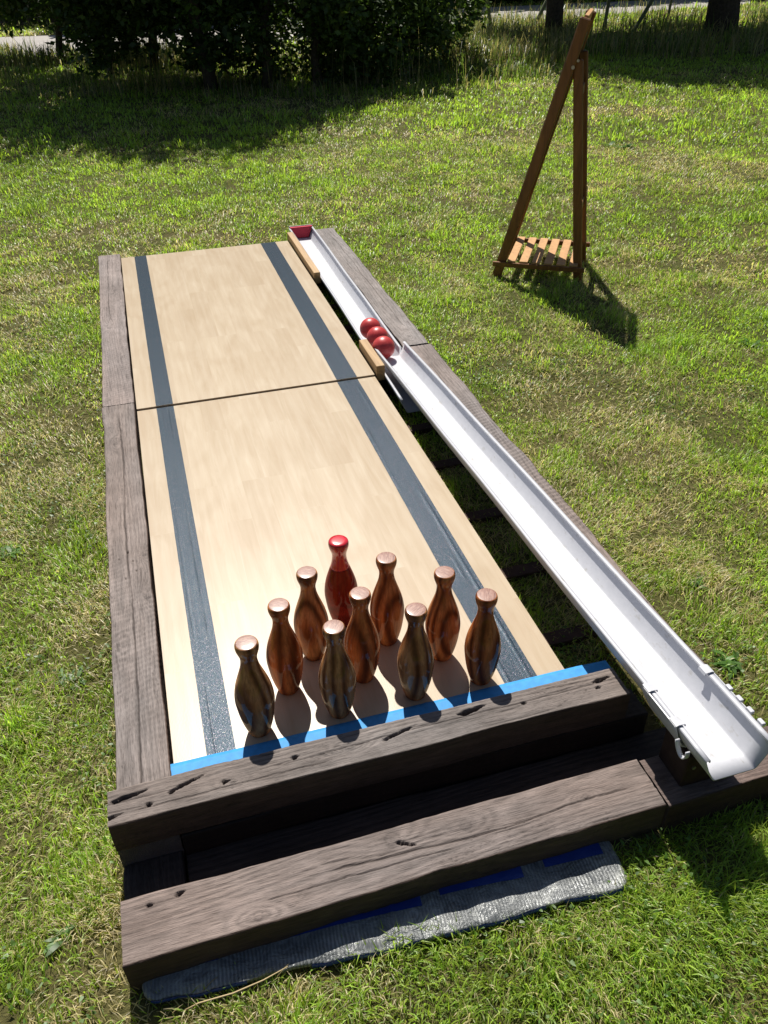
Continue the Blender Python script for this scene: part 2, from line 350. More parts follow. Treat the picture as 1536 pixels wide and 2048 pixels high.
# ------------------------------------------------------------------ sleepers
def sleeper(name, a, b, w, h, ztop, seed, label, holes=(), crack=None, knots=(), saw=.5, wob=.003, tone=(.225, .195, .185), cham=.004, cat='sleeper', group=None, ring_f=330., ds=.004):
    """timber lying from a to b (centre line, top face at ztop); its skin is a fine grid that carries grain, saw marks, checks and gouges"""
    a = np.array(a, float); b = np.array(b, float); L = np.linalg.norm(b-a); ang = math.atan2(b[1]-a[1], b[0]-a[0])
    # perimeter profile (v,z) with rounded corners, starting at top edge +w/2
    prof = []; r = cham
    def seg(p, q, n):
        for k in range(n): prof.append((p[0]+(q[0]-p[0])*k/n, p[1]+(q[1]-p[1])*k/n))
    def arc(cx, cz, a0, n=3):
        for k in range(n):
            an = a0+math.pi/2*k/n; prof.append((cx+r*math.cos(an), cz+r*math.sin(an)))
    W2 = w/2
    seg((-W2+r, 0), (W2-r, 0), int(w/.002)); n_top = len(prof)
    pr2 = []
    for (cx, cz, a0) in ((W2-r, -r, 90),): pass
    def arc_cw(cx, cz, a0, n=3):
        for k in range(n):
            an = R_(a0)-math.pi/2*k/n; prof.append((cx+r*math.cos(an), cz+r*math.sin(an)))
    arc_cw(W2-r, -r, 90); seg((W2, -r), (W2, -h+r), 12); arc_cw(W2-r, -h+r, 0); seg((W2-r, -h), (-W2+r, -h), 3)
    arc_cw(-W2+r, -h+r, 270); seg((-W2, -h+r), (-W2, -r), 12); arc_cw(-W2+r, -r, 180)
    prof = np.array(prof); nu = len(prof)
    nl = int(L/ds)+1; s = np.linspace(0, L, nl)
    d = np.roll(prof, -1, 0)-np.roll(prof, 1, 0); nrm = np.stack([-d[:, 1], d[:, 0]], 1); nrm /= np.linalg.norm(nrm, axis=1)[:, None]
    # unwrapped coordinate
    cum = np.concatenate([[0], np.cumsum(np.linalg.norm(np.diff(prof, axis=0), axis=1))])-W2+r
    cum[cum > W2+h+.5*w] -= 2*(w+h)
    S, V = np.meshgrid(s, cum, indexing='ij'); PV = np.broadcast_to(prof[:, 0], S.shape); PZ = np.broadcast_to(prof[:, 1], S.shape)
    # growth rings, cut by the face: distance to a wandering pith line
    v0 = (vn(S*.9, 0*S, seed)-.5)*w*1.1
    dep = .02+.05*fbm(S*1.1, 0*S, seed+3, 2)
    rad = np.sqrt((V-v0)**2+dep**2)+.004*fbm(S*4, V*30, seed+5)
    for (ks, kv, kr) in knots:
        q = ((S-ks)/(kr*2.6))**2+((V-kv)/kr)**2
        rad = rad+.030*np.exp(-q*.8)
    ph = rad*ring_f
    ring = .5+.5*np.sin(ph*2*math.pi/3+2.5*vn(S*2, V*10, seed+8)); ring = ring**1.6
    blotch = fbm(S*5, V*14, seed+11); fib = vn(S*28, V*700, seed+13)
    streak = fbm(S*3, V*120, seed+15, 2)
    lum = .80+.24*(1-ring)*(.5+1.0*blotch)+.22*(fib-.5)+.46*(blotch-.5)+.25*(streak-.5)
    disp = -.0010*ring*(.4+.8*blotch)+.0006*(fib-.5)
    # saw marks across the face, in patches
    sp = sm(.42, .62, fbm(S*2.2, V*5, seed+21, 2))
    sawm = np.sin(2*math.pi*(S+.35*V+.026*fbm(S*5, V*16, seed+23, 3)+1.2*V*V)/.021)
    disp += saw*sp*.0009*sawm; lum += saw*sp*.09*sawm
    # pits
    pit = sm(.74, .82, vn(S*160, V*330, seed+25))*sm(.5, .7, fbm(S*6, V*20, seed+27)); disp -= .0012*pit; lum -= .20*pit
    # long drying check
    dark = np.zeros_like(S)
    if crack:
        for (s0, s1, cv, amp, wid) in crack:
            line = cv+amp*(fbm(S*2.5, 0*S, seed+31, 4)-.5)*2+.002*(vn(S*40, 0*S, seed+33)-.5)
            env = sm(s0, s0+.06, S)*sm(s1, s1-.06, S)*(.35+.9*vn(S*7, 0*S, seed+35))
            e = np.exp(-((V-line)/(wid*(.5+env)))**2)*np.minimum(1, env*1.5)
            dark = np.maximum(dark, e)
    for k in range(int(L*9)):      # little checks
        s0 = rng.uniform(0, L); cv = rng.uniform(-W2, W2); ln = rng.uniform(.02, .09); sl_ = rng.uniform(-.06, .06)
        e = np.exp(-((V-cv-sl_*(S-s0))/.0011)**2)*np.clip(1-((S-s0)/ln)**2, 0, 1)*.75
        dark = np.maximum(dark, e)
    for (hs, hv, hl, hw, ha) in holes:   # torn gouges / bolt holes
        ds_ = (S-hs); dv = (V-hv)-ha*ds_
        q = (ds_/hl)**2+(dv/hw*(1+.5*ds_/hl))**2+.9*(vn(S*150, V*260, seed+41)-.5)
        e = sm(1.05, .35, q); dark = np.maximum(dark, e*1.0); disp -= .010*e*(.6+.8*vn(S*60, V*300, seed+43)-.2)
    disp -= .0035*dark
    for (ks, kv, kr) in knots:
        q = ((S-ks)/(kr*.55))**2+((V-kv)/(kr*.55))**2
        e = np.exp(-q); lum -= .22*e; disp += .0012*e
        rg = np.exp(-((np.sqrt(q)-.95)/.16)**2)*(.4+.8*vn(S*90, V*90, seed+45)); lum -= .28*rg; disp -= .0012*rg
        lum += .05*np.sin(np.sqrt(q)*16)*np.exp(-q*.25)
    colr = np.clip(lum, .25, 1.5)[..., None]*np.array(tone)*np.array([1.05, 1.0, .93])
    warm = fbm(S*1.5, V*9, seed+51)[..., None]; colr = colr*(1+(warm-.5)*np.array([.18, .02, -.10]))
    side = (np.abs(V) > W2)[..., None]; colr = np.where(side, colr*np.array([.42, .34, .30]), colr)   # sides darker and browner than the top
    colr = colr*(1-dark[..., None]*.86)+np.array([.018, .010, .007])*dark[..., None]*.86
    # outline wander
    wv_ = wob*((fbm(S*3, 0*S+7, seed+61)-.5)*2+.5*(vn(S*14, 0*S, seed+63)-.5))
    wv2 = wob*((fbm(S*3, 0*S+3, seed+65)-.5)*2+.5*(vn(S*14, 0*S, seed+67)-.5))
    Y = PV+np.where(PV > 0, wv_, wv2)*np.abs(PV)/W2*2+nrm[:, 0]*disp; Z = PZ+nrm[:, 1]*disp+.0015*(fbm(S*2, 0*S, seed+69)-.5)
    X = S+0*Y
    # ends slightly ragged
    X = X+np.where(S < 1e-6, (vn(V*90, PZ*90, seed+71)-.5)*.002, 0)+np.where(S > L-1e-6, (vn(V*90, PZ*90, seed+73)-.5)*.002, 0)
    verts = np.stack([X, Y, Z], -1).reshape(-1, 3)
    i = np.arange(nl-1)[:, None]*nu; j = np.arange(nu)[None, :]; j2 = (j+1) % nu
    quads = np.stack([i+j, i+nu+j, i+nu+j2, i+j2], -1).reshape(-1, 4)
    nv = len(verts); r0_ = verts[:nu].copy(); r1_ = verts[-nu:].copy(); c0 = np.array([[0, 0, -h/2], [L, 0, -h/2]]); verts = np.vstack([verts, r0_, r1_, c0])
    t0 = np.stack([np.full(nu, nv+2*nu), nv+np.arange(nu), nv+(np.arange(nu)+1) % nu], 1)
    e0 = nv+nu; t1 = np.stack([np.full(nu, nv+2*nu+1), e0+(np.arange(nu)+1) % nu, e0+np.arange(nu)], 1)
    cc = np.vstack([colr.reshape(-1, 3), np.tile(np.array(tone)*.45, (2*nu+2, 1))*(.8+.4*rng.random(2*nu+2))[:, None]])
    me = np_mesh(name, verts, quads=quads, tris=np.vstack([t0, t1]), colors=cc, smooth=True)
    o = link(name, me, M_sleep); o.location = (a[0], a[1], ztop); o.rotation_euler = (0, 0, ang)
    tag(o, label, cat, group); return o

LG = 'timber sleepers framing the bowling lane'
# local +v of a sleeper running towards +Y points to -X (its left), one running towards +X points to +Y
sleeper('timber_sleeper', (-.068, -.183), (-.070, 1.853), .125, .098, .008, 11, 'long greyish sleeper with a centre crack, left of the lane, meeting the front beam', group=LG,
        crack=[(0, 1.95, .002, .010, .0016)], knots=[(.62, .03, .022), (.80, -.045, .018), (1.72, .02, .016), (1.0, -.05, .012)],
        holes=[(1.03, .002, .006, .003, 0), (.98, -.012, .004, .002, 0), (1.00, .030, .003, .002, 0), (.93, -.02, .003, .002, 0), (.90, .012, .003, .002, 0)], saw=.6, wob=.003)
sleeper('timber_sleeper', (-.070, 1.862), (-.067, 3.83), .125, .098, .006, 23, 'grey sleeper beside the far left edge of the lane, beyond the joint', group=LG,
        crack=[(.9, 1.9, .01, .012, .0012)], knots=[(.83, .02, .018), (1.35, -.02, .014)], saw=.55, wob=.0025, tone=(.245, .215, .21))
sleeper('timber_sleeper', (1.272, 2.05), (1.272, 3.93), .125, .098, .000, 37, 'grey sleeper outside the far part of the white gutter, ending near the balls', group=LG,
        crack=[(.2, 1.8, -.005, .02, .0011)], knots=[(.1, .0, .018), (.95, .03, .014), (1.3, -.02, .012)], saw=.6, wob=.004, tone=(.235, .215, .21))
sleeper('timber_sleeper', (1.292, -.125), (1.274, 2.035), .125, .098, .000, 41, 'wavy edged sleeper running along under the outer side of the near white gutter', group=LG,
        crack=[(.1, 2.0, .01, .015, .0012)], knots=[(1.0, .02, .02)], holes=[(.06, .01, .04, .008, .1), (.05, -.03, .03, .006, .1)], saw=1.2, wob=.006, tone=(.215, .19, .185))
sleeper('timber_beam', (-.133, -.142), (1.064, -.142), .090, .090, .092, 53, 'dark square beam right behind the pins with torn gouges in its top', cat='beam', group=LG,
        crack=[(0, .5, -.018, .004, .0010), (.3, 1.2, .005, .012, .0008)], knots=[(.52, .002, .016), (.26, -.01, .010)],
        holes=[(.045, .018, .040, .006, .14), (.165, .014, .040, .0045, .30), (.085, -.014, .008, .0055, 0), (.245, -.006, .009, .005, .1), (.40, .012, .007, .0045, 0),
               (.64, .008, .045, .0045, .22), (.82, .021, .036, .008, .13), (.945, .004, .007, .005, 0), (1.155, .017, .030, .005, .1), (1.135, -.004, .007, .004, 0), (.012, -.022, .018, .004, .2)], saw=.25, wob=.002, tone=(.185, .165, .158), ring_f=420.)
sleeper('timber_beam', (-.130, -.363), (1.030, -.363), .130, .098, .000, 67, 'lower front beam with two large knots, nearest to the silver mat', cat='beam', group=LG,
        crack=[(.40, 1.13, .0, .014, .0013), (.25, .7, -.02, .006, .0008)], knots=[(.26, -.045, .018), (.56, .035, .030), (.72, .02, .022), (1.0, .01, .01)],
        holes=[(.055, .038, .008, .005, .1), (.115, .046, .010, .006, .2), (.585, .018, .022, .004, -.5)], saw=.4, wob=.003, tone=(.20, .168, .158), cham=.005)
sleeper('timber_beam', (1.036, -.363), (1.75, -.363), .125, .095, -.004, 71, 'beam darkened for shade, lying on the grass under the raised end of the white gutter', cat='beam', group=LG, knots=[(.3, .02, .016)], saw=.3, tone=(.15, .115, .105))  # tone lowered to stand in for the gutter's shade on this beam
def shade_toned_sleeper(a, b, w, h, zt, seed, label):
    sleeper('timber_sleeper', a, b, w, h, zt, seed, label, saw=.5, tone=(.05, .038, .034), group=LG)  # tone far below the other sleepers, standing in for deep shade
shade_toned_sleeper((-.068, -.297), (-.068, -.185), .125, .045, -.055, 91, 'low timber stub darkened for deep shade between the two front beams, at left')
shade_toned_sleeper((.0, -.242), (1.19, -.242), .108, .03, -.069, 93, 'added low plank darkened for deep shade between the two front beams')  # plank added as a dark fill where the gap lies in shade
shade_toned_sleeper((.0, -.142), (1.13, -.142), .086, .095, -.001, 95, 'added timber darkened for shade, carrying the square beam behind the pins')  # timber added under the beam, also stops light passing beneath

# gutter support block, tall
bm = bmesh.new(); add_box(bm, (1.150, -.347, .047), (.13, .090, .104), None, .003)
blk = bm_obj('gutter_prop', bm, M_prop); tag(blk, 'upright wooden block darkened for shade, propping the raised near end of the white gutter', 'block')
bm = bmesh.new(); tube(bm, [(1.105, -.3915, .060), (1.105, -.3945, .060)], .005, 10)
bm_obj('screw', bm, M_metal, blk)

# ------------------------------------------------------------------ lane boards
def lane_board(y0, y1, z0, z1, label):
    e = empty('lane_board', (0, y0, 0)); tag(e, label, 'board', 'wood-look boards of the bowling lane')
    L = y1-y0; ny = 24; T = .018
    # top laminate and body (one slab with the edging as its own part)
    bm = bmesh.new()
    def zz(y): return z0+(z1-z0)*y/L+.0015*math.sin(y*2.2)
    xs = (0.0, 1.0); rows = []
    for k in range(ny+1):
        y = L*k/ny
        rows.append([bm.verts.new((x, y, zz(y))) for x in xs]+[bm.verts.new((x, y, zz(y)-.003)) for x in xs])
    for a_, b_ in zip(rows, rows[1:]):
        bm.faces.new((a_[0], a_[1], b_[1], b_[0])); bm.faces.new((a_[2], b_[2], b_[3], a_[3]))
        bm.faces.new((a_[0], b_[0], b_[2], a_[2])); bm.faces.new((a_[1], a_[3], b_[3], b_[1]))
    for q in (rows[0], rows[-1]): bm.faces.new((q[0], q[2], q[3], q[1]))
    bm_obj('top_sheet', bm, M_board, e)
    bm = bmesh.new(); rows = []
    for k in range(ny+1):
        y = L*k/ny
        rows.append([bm.verts.new((x, y, zz(y)-dz)) for x, dz in ((.0012, .0034), (.9988, .0034), (.0012, T), (.9988, T))])
    for a_, b_ in zip(rows, rows[1:]):
        bm.faces.new((a_[0], a_[1], b_[1], b_[0])); bm.faces.new((a_[2], b_[2], b_[3], a_[3]))
        bm.faces.new((a_[0], b_[0], b_[2], a_[2])); bm.faces.new((a_[1], a_[3], b_[3], b_[1]))
    for q in (rows[0], rows[-1]): bm.faces.new((q[0], q[2], q[3], q[1]))
    bm_obj('core', bm, M_edge, e)
    # dark stripes with wrinkles
    for (xa, xb, sd_) in ((.0765, .1445, 3), (.832, .922, 5)):
        nx = 22; nyy = int(L/.008); X = np.linspace(xa, xb, nx); Yv = np.linspace(.001, L-.001, nyy)
        YY, XX = np.meshgrid(Yv, X, indexing='ij')
        gy = YY+y0
        zt = z0+(z1-z0)*YY/L+.0015*np.sin(YY*2.2)+.0007
        for (cx, ww, am, se, ya, yb) in ((xa+.012, .0016, .0012, 1, -1, 1.4), (xb-.018, .0020, .0020, 2, -1, 1.9), (xb-.030, .0016, .0012, 6, -1, .5), (xa+.022, .0014, .0011, 7, -1, .35), (xa+.05, .0018, .0012, 9, .4, .8)):
            lx = cx+.006*(fbm(gy*1.4, 0*gy, se+sd_)-.5)
            zt = zt+am*np.exp(-((XX-lx)/ww)**2)*sm(.35, .6, vn(gy*3, 0*gy, se+sd_+4))*sm(ya, ya+.05, gy)*sm(yb, yb-.1, gy)
        XX = XX+np.where(XX < xa+1e-6, .0006*(vn(gy*30, 0*gy, 3)-.5), 0)
        v = np.stack([XX, YY, zt], -1).reshape(-1, 3)
        i = np.arange(nyy-1)[:, None]*nx; j = np.arange(nx-1)[None, :]
        q = np.stack([i+j, i+j+1, i+nx+j+1, i+nx+j], -1).reshape(-1, 4)
        o = link('tape_stripe', np_mesh('tape_stripe', v, quads=q, smooth=True), M_tape, e)
    return e
lane_board(-.093, 1.7925, 0, .000, 'near wood-look lane board carrying the ten pins')
lane_board(1.7975, 3.756, .006, .004, 'far wood-look lane board with dark glittery stripes, beyond the seam')

# slats under the boards
first = None
for k, y in enumerate((.19, .495, .81, 1.16, 1.45, 1.80, 2.14, 2.52, 2.83, 3.2, 3.6)):
    w = .05 if k else .06
    names = ['nearest', 'second nearest', 'third nearest', 'fourth nearest', 'fifth nearest', 'sixth nearest', 'seventh nearest', 'eighth nearest', 'third farthest', 'second farthest', 'farthest']
    if first is None:
        bm = bmesh.new(); add_box(bm, (.603, 0, -.0895), (1.204, .05, .022), None, .002); first = o = bm_obj('cross_slat', bm, M_darkwood)
    else:
        o = first.copy(); col.objects.link(o)
    o.location = (0, y, 0)
    tag(o, 'dark cross slat under the lane, %s slat from the pins' % names[k], 'slat', 'cross slats under the lane')

# blue masking tape strip behind the pins
nx = 180; xs = np.linspace(-.012, 1.118, nx); ys = np.linspace(-.088, .004, 10)
XX, YY = np.meshgrid(xs, ys, indexing='ij')
edge = .004*(fbm(XX*6, 0*XX, 5)-.5)+.010*(.5-np.abs(XX-.56))*0
YY = np.where(YY > 0, YY+edge, YY)
ZZ = .0016+.0012*fbm(XX*25, YY*40, 9)+np.where(XX > 1.0, -.004*sm(1.0, 1.13, XX), 0)+.0015*np.exp(-((XX-.62)/.004)**2)
v = np.stack([XX, YY, ZZ], -1).reshape(-1, 3); i = np.arange(nx-1)[:, None]*10; j = np.arange(9)[None, :]
q = np.stack([i+j, i+10+j, i+11+j, i+j+1], -1).reshape(-1, 4)
o = link('masking_tape', np_mesh('masking_tape', v, quads=q, smooth=True), M_blue); tag(o, 'bright blue masking tape strip laid between the pins and the dark beam', 'tape')
md = o.modifiers.new('t', 'SOLIDIFY'); md.thickness = .0006; md.offset = 1

# ------------------------------------------------------------------ bowling pins
PROF = [(0, 0), (.022, 0), (.0260, .003), (.0285, .012), (.0345, .034), (.0402, .062), (.0440, .092), (.0455, .112), (.0440, .134), (.0395, .158), (.0330, .180), (.0265, .200),
        (.0218, .216), (.0194, .230), (.0189, .241), (.0203, .251), (.0232, .2605), (.0256, .2690), (.0266, .2760), (.0263, .2820), (.0250, .2862), (.0228, .2882)]
def catmull(P, n=3):
    out = []
    for k in range(len(P)-1):
        p0 = P[max(k-1, 0)]; p1 = P[k]; p2 = P[k+1]; p3 = P[min(k+2, len(P)-1)]
        for m in range(n):
            t = m/n
            out.append(tuple(.5*((2*p1[i])+(-p0[i]+p2[i])*t+(2*p0[i]-5*p1[i]+4*p2[i]-p3[i])*t*t+(-p0[i]+3*p1[i]-3*p2[i]+p3[i])*t**3) for i in (0, 1)))
    out.append(P[-1]); return out
PF = [PROF[0]]+catmull(PROF[1:], 3)
def lathe(prof, n=48, close_top=True, close_bot=False, warm=None):
    V = []; Q = []; T = []
    for (r, z) in prof:
        for k in range(n): V.append((r*math.cos(2*math.pi*k/n), r*math.sin(2*math.pi*k/n), z))
    for a in range(len(prof)-1):
        for k in range(n): Q.append((a*n+k, a*n+(k+1) % n, (a+1)*n+(k+1) % n, (a+1)*n+k))
    if close_top:
        V.append((0, 0, prof[-1][1])); c = len(V)-1; a = len(prof)-1
        for k in range(n): T.append((a*n+k, a*n+(k+1) % n, c))
    if close_bot:
        V.append((0, 0, prof[0][1])); c = len(V)-1
        for k in range(n): T.append(((k+1) % n, k, c))
    cc = np.full((len(V), 3), warm if warm is not None else .5)
    return np_mesh('lathe', np.array(V), quads=np.array(Q), tris=np.array(T) if T else None, colors=cc, smooth=True)
body_prof = [p for p in PF if p[0] > 0]
me_cap = lathe([(.0228, .2882), (.0190, .2887), (.008, .2889)], 48); me_cap.name = 'cap'
def pin(x, y, rz, s, warm, label, red=False, sc=1.0):
    e = empty('bowling_pin', (x, y, .0004), rz); e.scale = (s, s, s)
    tag(e, label, 'bowling pin', 'ten wooden bowling pins set up on the lane')
    if not red:
        me = lathe(body_prof, 48, False, True, warm); link('body', me, M_pin, e)
        link('end_face', me_cap if me_cap.materials else me_cap, None if me_cap.materials else M_pintop, e)
    else:
        cut = .205
        lo = [p for p in body_prof if p[1] < cut]; rlast = np.interp(cut, [p[1] for p in body_prof[:60]], [p[0] for p in body_prof[:60]])
        lo.append((rlast, cut)); hi = [(rlast+.0003, cut-.001)]+[(p[0]+.0003, p[1]) for p in body_prof if p[1] >= cut]
        link('body', lathe(lo, 48, True, True, warm), M_pinred, e)
        link('painted_neck', lathe(hi+[(.0160, .2892), (.008, .2896)], 48, True, False, warm), M_redpaint, e)
    return e
pin(.4935, .350, .3, 1.0, .95, 'pin with a red painted head and neck at the far point of the triangle', True)
pin(.3885, .250, 1.1, 1.0, .45, 'plain brown pin just left of and behind the red headed pin', )
pin(.5915, .245, 2.2, 1.0, .70, 'dark brown pin just right of the red headed pin')
pin(.3005, .154, 3.0, 1.0, .90, 'reddish brown pin second from the left edge of the set')
pin(.4935, .136, 4.0, 1.0, .85, 'dark glossy pin standing in the middle of the triangle, with a greyish top')
pin(.7120, .148, 5.0, 1.0, .75, 'brown pin standing between the two rightmost nearer pins, close to the right stripe')
pin(.2085, .046, .8, 1.02, .38, 'greyish brown pin at the near left corner of the set, beside the left stripe')
pin(.4065, .043, 2.7, 1.0, .34, 'grey brown pin with swirling dark grain, in the near row by the blue tape')
pin(.6030, .042, 3.6, 1.0, .45, 'brown pin with a pinkish top, third from the left in the near row')
pin(.7785, .040, 5.6, 1.0, .95, 'dark red-brown pin at the near right corner, overlapping the right stripe')

# ------------------------------------------------------------------ gutters
WF, DX, H = .093, .028, .062; TH = .0022; NEAR = 1.075
def gutter(name, A, B, label, lipx=.006, ny=60, sag=0.0, ka=1.0, cut=0.0):
    """open channel from A to B (inner floor left corner at each end)"""
    A = np.array(A, float); B = np.array(B, float); L = np.linalg.norm(B-A)
    sec = [(-DX+lipx*.9, H-.004), (-DX+lipx, H), (-DX-.001, H+.001), (-DX, H-.004), (-DX*.62, H*.5), (-.003, .004), (0, .0008), (.004, 0), (WF-.004, 0), (WF, .0008), (WF+.003, .004),
           (WF+DX*.62, H*.5), (WF+DX, H-.004), (WF+DX+.001, H+.001), (WF+DX-lipx, H), (WF+DX-lipx*.9, H-.004)]
    bm = bmesh.new(); rows = []
    x = (B-A)/L; up = np.array([0, 0, 1.]); side = np.cross(x, up); side /= np.linalg.norm(side); u = np.cross(side, x)
    if side[0] < 0: side = -side
    for k in range(ny+1):
        t = k/ny; c = A+(B-A)*t-np.array([0, 0, sag*4*t*(1-t)])-A
        kk = ka+(1-ka)*t; rows.append([bm.verts.new(c+side*a*kk+u*b*kk+side*.0012*math.sin(t*17)) for a, b in [(a_, b_) if not (t < cut and a_ > WF+.001) else (min(a_, WF+.008), min(b_, .010)) for a_, b_ in sec]])
    for r0, r1 in zip(rows, rows[1:]):
        for k in range(len(sec)-1): bm.faces.new((r0[k], r0[k+1], r1[k+1], r1[k]))
    me = bpy.data.meshes.new(name); bm.to_mesh(me); bm.free(); me.polygons.foreach_set('use_smooth', [True]*len(me.polygons))
    return me, side, u, x, A
GA = (1.0918, -.4655, .116); GB = (1.088, 2.022, -.030)
e = empty('white_gutter', GA)
me, side2, u2, x2, A2 = gutter('channel', GA, GB, '', ka=NEAR)
o = link('channel', me, M_pvc, e); md = o.modifiers.new('s', 'SOLIDIFY'); md.thickness = TH; md.offset = -1
tag(e, 'near white plastic gutter sloping up to its propped end beside the front beams', 'gutter')
def gpt(t, a, b): return x2*t+(side2*a+u2*b)*(NEAR-.075*t/2.5)
L2 = float(np.linalg.norm(np.array([1.088, 2.022, -.03])-np.array([1.026, -.523, .218])))
# union bracket: outer saddle with end clips
def saddle(t0, t1, off, name, parent, full=True):
    bm = bmesh.new()
    sec = [(-DX-off, H+.003), (-DX*.62-off, H*.5), (-.004-off*.8, 0), (.003, -off), (WF-.003, -off), (WF+.004+off*.8, 0), (WF+DX*.62+off, H*.5), (WF+DX+off, H+.003)]
    r = [[bm.verts.new(gpt(t, a, b)) for a, b in sec] for t in (t0, t1)]
    for k in range(len(sec)-1): bm.faces.new((r[0][k], r[0][k+1], r[1][k+1], r[1][k]))
    o = bm_obj(name, bm, M_pvc, parent); md = o.modifiers.new('s', 'SOLIDIFY'); md.thickness = .003; md.offset = 1
    return o
def clip(t, side_sign, parent):
    bm = bmesh.new()
    a = -DX-.006 if side_sign < 0 else WF+DX+.006
    s_ = -1 if side_sign < 0 else 1
    pts = [(a-s_*.010, H-.034), (a+s_*.001, H-.006), (a+s_*.001, H+.004), (a-s_*.004, H+.006), (a-s_*.018, H+.005), (a-s_*.020, H-.001)]
    r = [[bm.verts.new(gpt(tt, p, q_)) for p, q_ in pts] for tt in (t, t+.012, t+.026)]
    for r0, r1 in zip(r, r[1:]):
        for k in range(len(pts)-1): bm.faces.new((r0[k], r0[k+1], r1[k+1], r1[k]))
    o = bm_obj('clip', bm, M_pvc, parent); md = o.modifiers.new('s', 'SOLIDIFY'); md.thickness = .0025; md.offset = 0
br = saddle(.100, .225, .006, 'joint_bracket', e)
for t_ in (.098, .205): clip(t_, -1, br)
for t_ in (.215,): clip(t_, 1, br)
# teeth along the outer lip
for k in range(4):
    bm = bmesh.new(); t_ = .055+k*.036
    c = gpt(t_, WF+DX+.010, H+.002)
    rot = Matrix((Vector(x2), Vector(side2), Vector(u2))).transposed()
    add_box(bm, c, (.018, .010, .010), rot, .0025, 2)
    bm_obj('bracket_tooth', bm, M_pvc, br)
# hanging strap
bm = bmesh.new(); rr = []
for k in range(15):
    a = math.pi*k/14; rr.append(gpt(.062+.020*math.cos(a)*1.0, -DX-.008+.004*math.sin(a), H-.012-.034*math.sin(a)))
d_ = np.array(side2)*.010
vs = [(bm.verts.new(p), bm.verts.new(p-d_)) for p in rr]
for (a0, b0), (a1, b1) in zip(vs, vs[1:]): bm.faces.new((a0, a1, b1, b0))
o = bm_obj('strap', bm, M_pvc, br, smooth=True); md = o.modifiers.new('s', 'SOLIDIFY'); md.thickness = .003
e1 = empty('white_gutter', (1.074, 1.56, -.069))
me, s1, u1, x1, A1 = gutter('channel', (1.074, 1.56, -.069), (1.082, 3.965, -.048), '', cut=.195)
o = link('channel', me, M_pvc, e1); md = o.modifiers.new('s', 'SOLIDIFY'); md.thickness = TH; md.offset = -1
tag(e1, 'far white plastic gutter lying low beside the far board, red foam at its end', 'gutter')
# end stop with foam
L1 = float(np.linalg.norm(np.array([1.082, 3.965, -.048])-np.array([1.074, 1.56, -.069])))
def gp1(t, a, b): return x1*t+s1*a+u1*b
bm = bmesh.new(); f = [(-DX, H+.006), (0, 0), (WF, 0), (WF+DX, H+.006)]
ra = [bm.verts.new(gp1(L1-.022, a+(.003 if a < .04 else -.003), b+.002)) for a, b in f]; rb = [bm.verts.new(gp1(L1-.004, a+(.003 if a < .04 else -.003), b+.002)) for a, b in f]
bm.faces.new(ra); bm.faces.new(rb[::-1])
for k in range(4): bm.faces.new((ra[k], rb[k], rb[(k+1) % 4], ra[(k+1) % 4]))
bm_obj('foam_pad', bm, M_foam, e1)
bm = bmesh.new(); ra = [bm.verts.new(gp1(L1-.003, a, b)) for a, b in [(-DX-.004, H+.012), (-.004, -.005), (WF+.004, -.005), (WF+DX+.004, H+.012)]]; rb = [bm.verts.new(v.co+Vector(x1)*.004) for v in ra]
bm.faces.new(ra); bm.faces.new(rb[::-1])
for k in range(4): bm.faces.new((ra[k], rb[k], rb[(k+1) % 4], ra[(k+1) % 4]))
bm_obj('end_cap', bm, M_pvc, e1)

# ------------------------------------------------------------------ balls
BR = .0515
balls = []
for (px, py, zc, lab) in ((767, 695, .026, 'nearest of the three red balls, its shadow falling on the near gutter'), (755, 675, .002, 'middle one of the three red balls touching in the gutter'), (741, 657, .002, 'farthest of the three red balls touching in the gutter')):
    p = at(px, py, zc); balls.append(((p[0], p[1]), lab, zc-BR))
for k, ((x, y), lab, zf) in enumerate(balls):
    bm = bmesh.new(); bmesh.ops.create_uvsphere(bm, u_segments=40, v_segments=24, radius=BR)
    o = bm_obj('red_ball', bm, M_ball, smooth=True); o.location = (x, y, zf+BR); o.rotation_euler = (k*1.3, k*.7, k)
    tag(o, lab, 'ball', 'red balls resting in the gutter')

# ------------------------------------------------------------------ pine blocks by the gutter
def block(a, b, w, h, zt, label):
    bm = bmesh.new(); bar(bm, (a[0], a[1], 0), (b[0], b[1], 0), w, h, (0, 0, 1), .002)
    o = bm_obj('pine_block', bm, M_pine); o.location = (0, 0, zt-h/2); tag(o, label, 'wood block', 'pine blocks wedged between lane and gutter'); return o
block((1.0265, 3.03), (1.0265, 3.80), .036, .062, .040, 'long pine block at the far end, wedged between lane board and gutter')
block((1.0265, 1.79), (1.0265, 2.08), .038, .070, .046, 'short weathered pine block by the board seam, next to the balls')

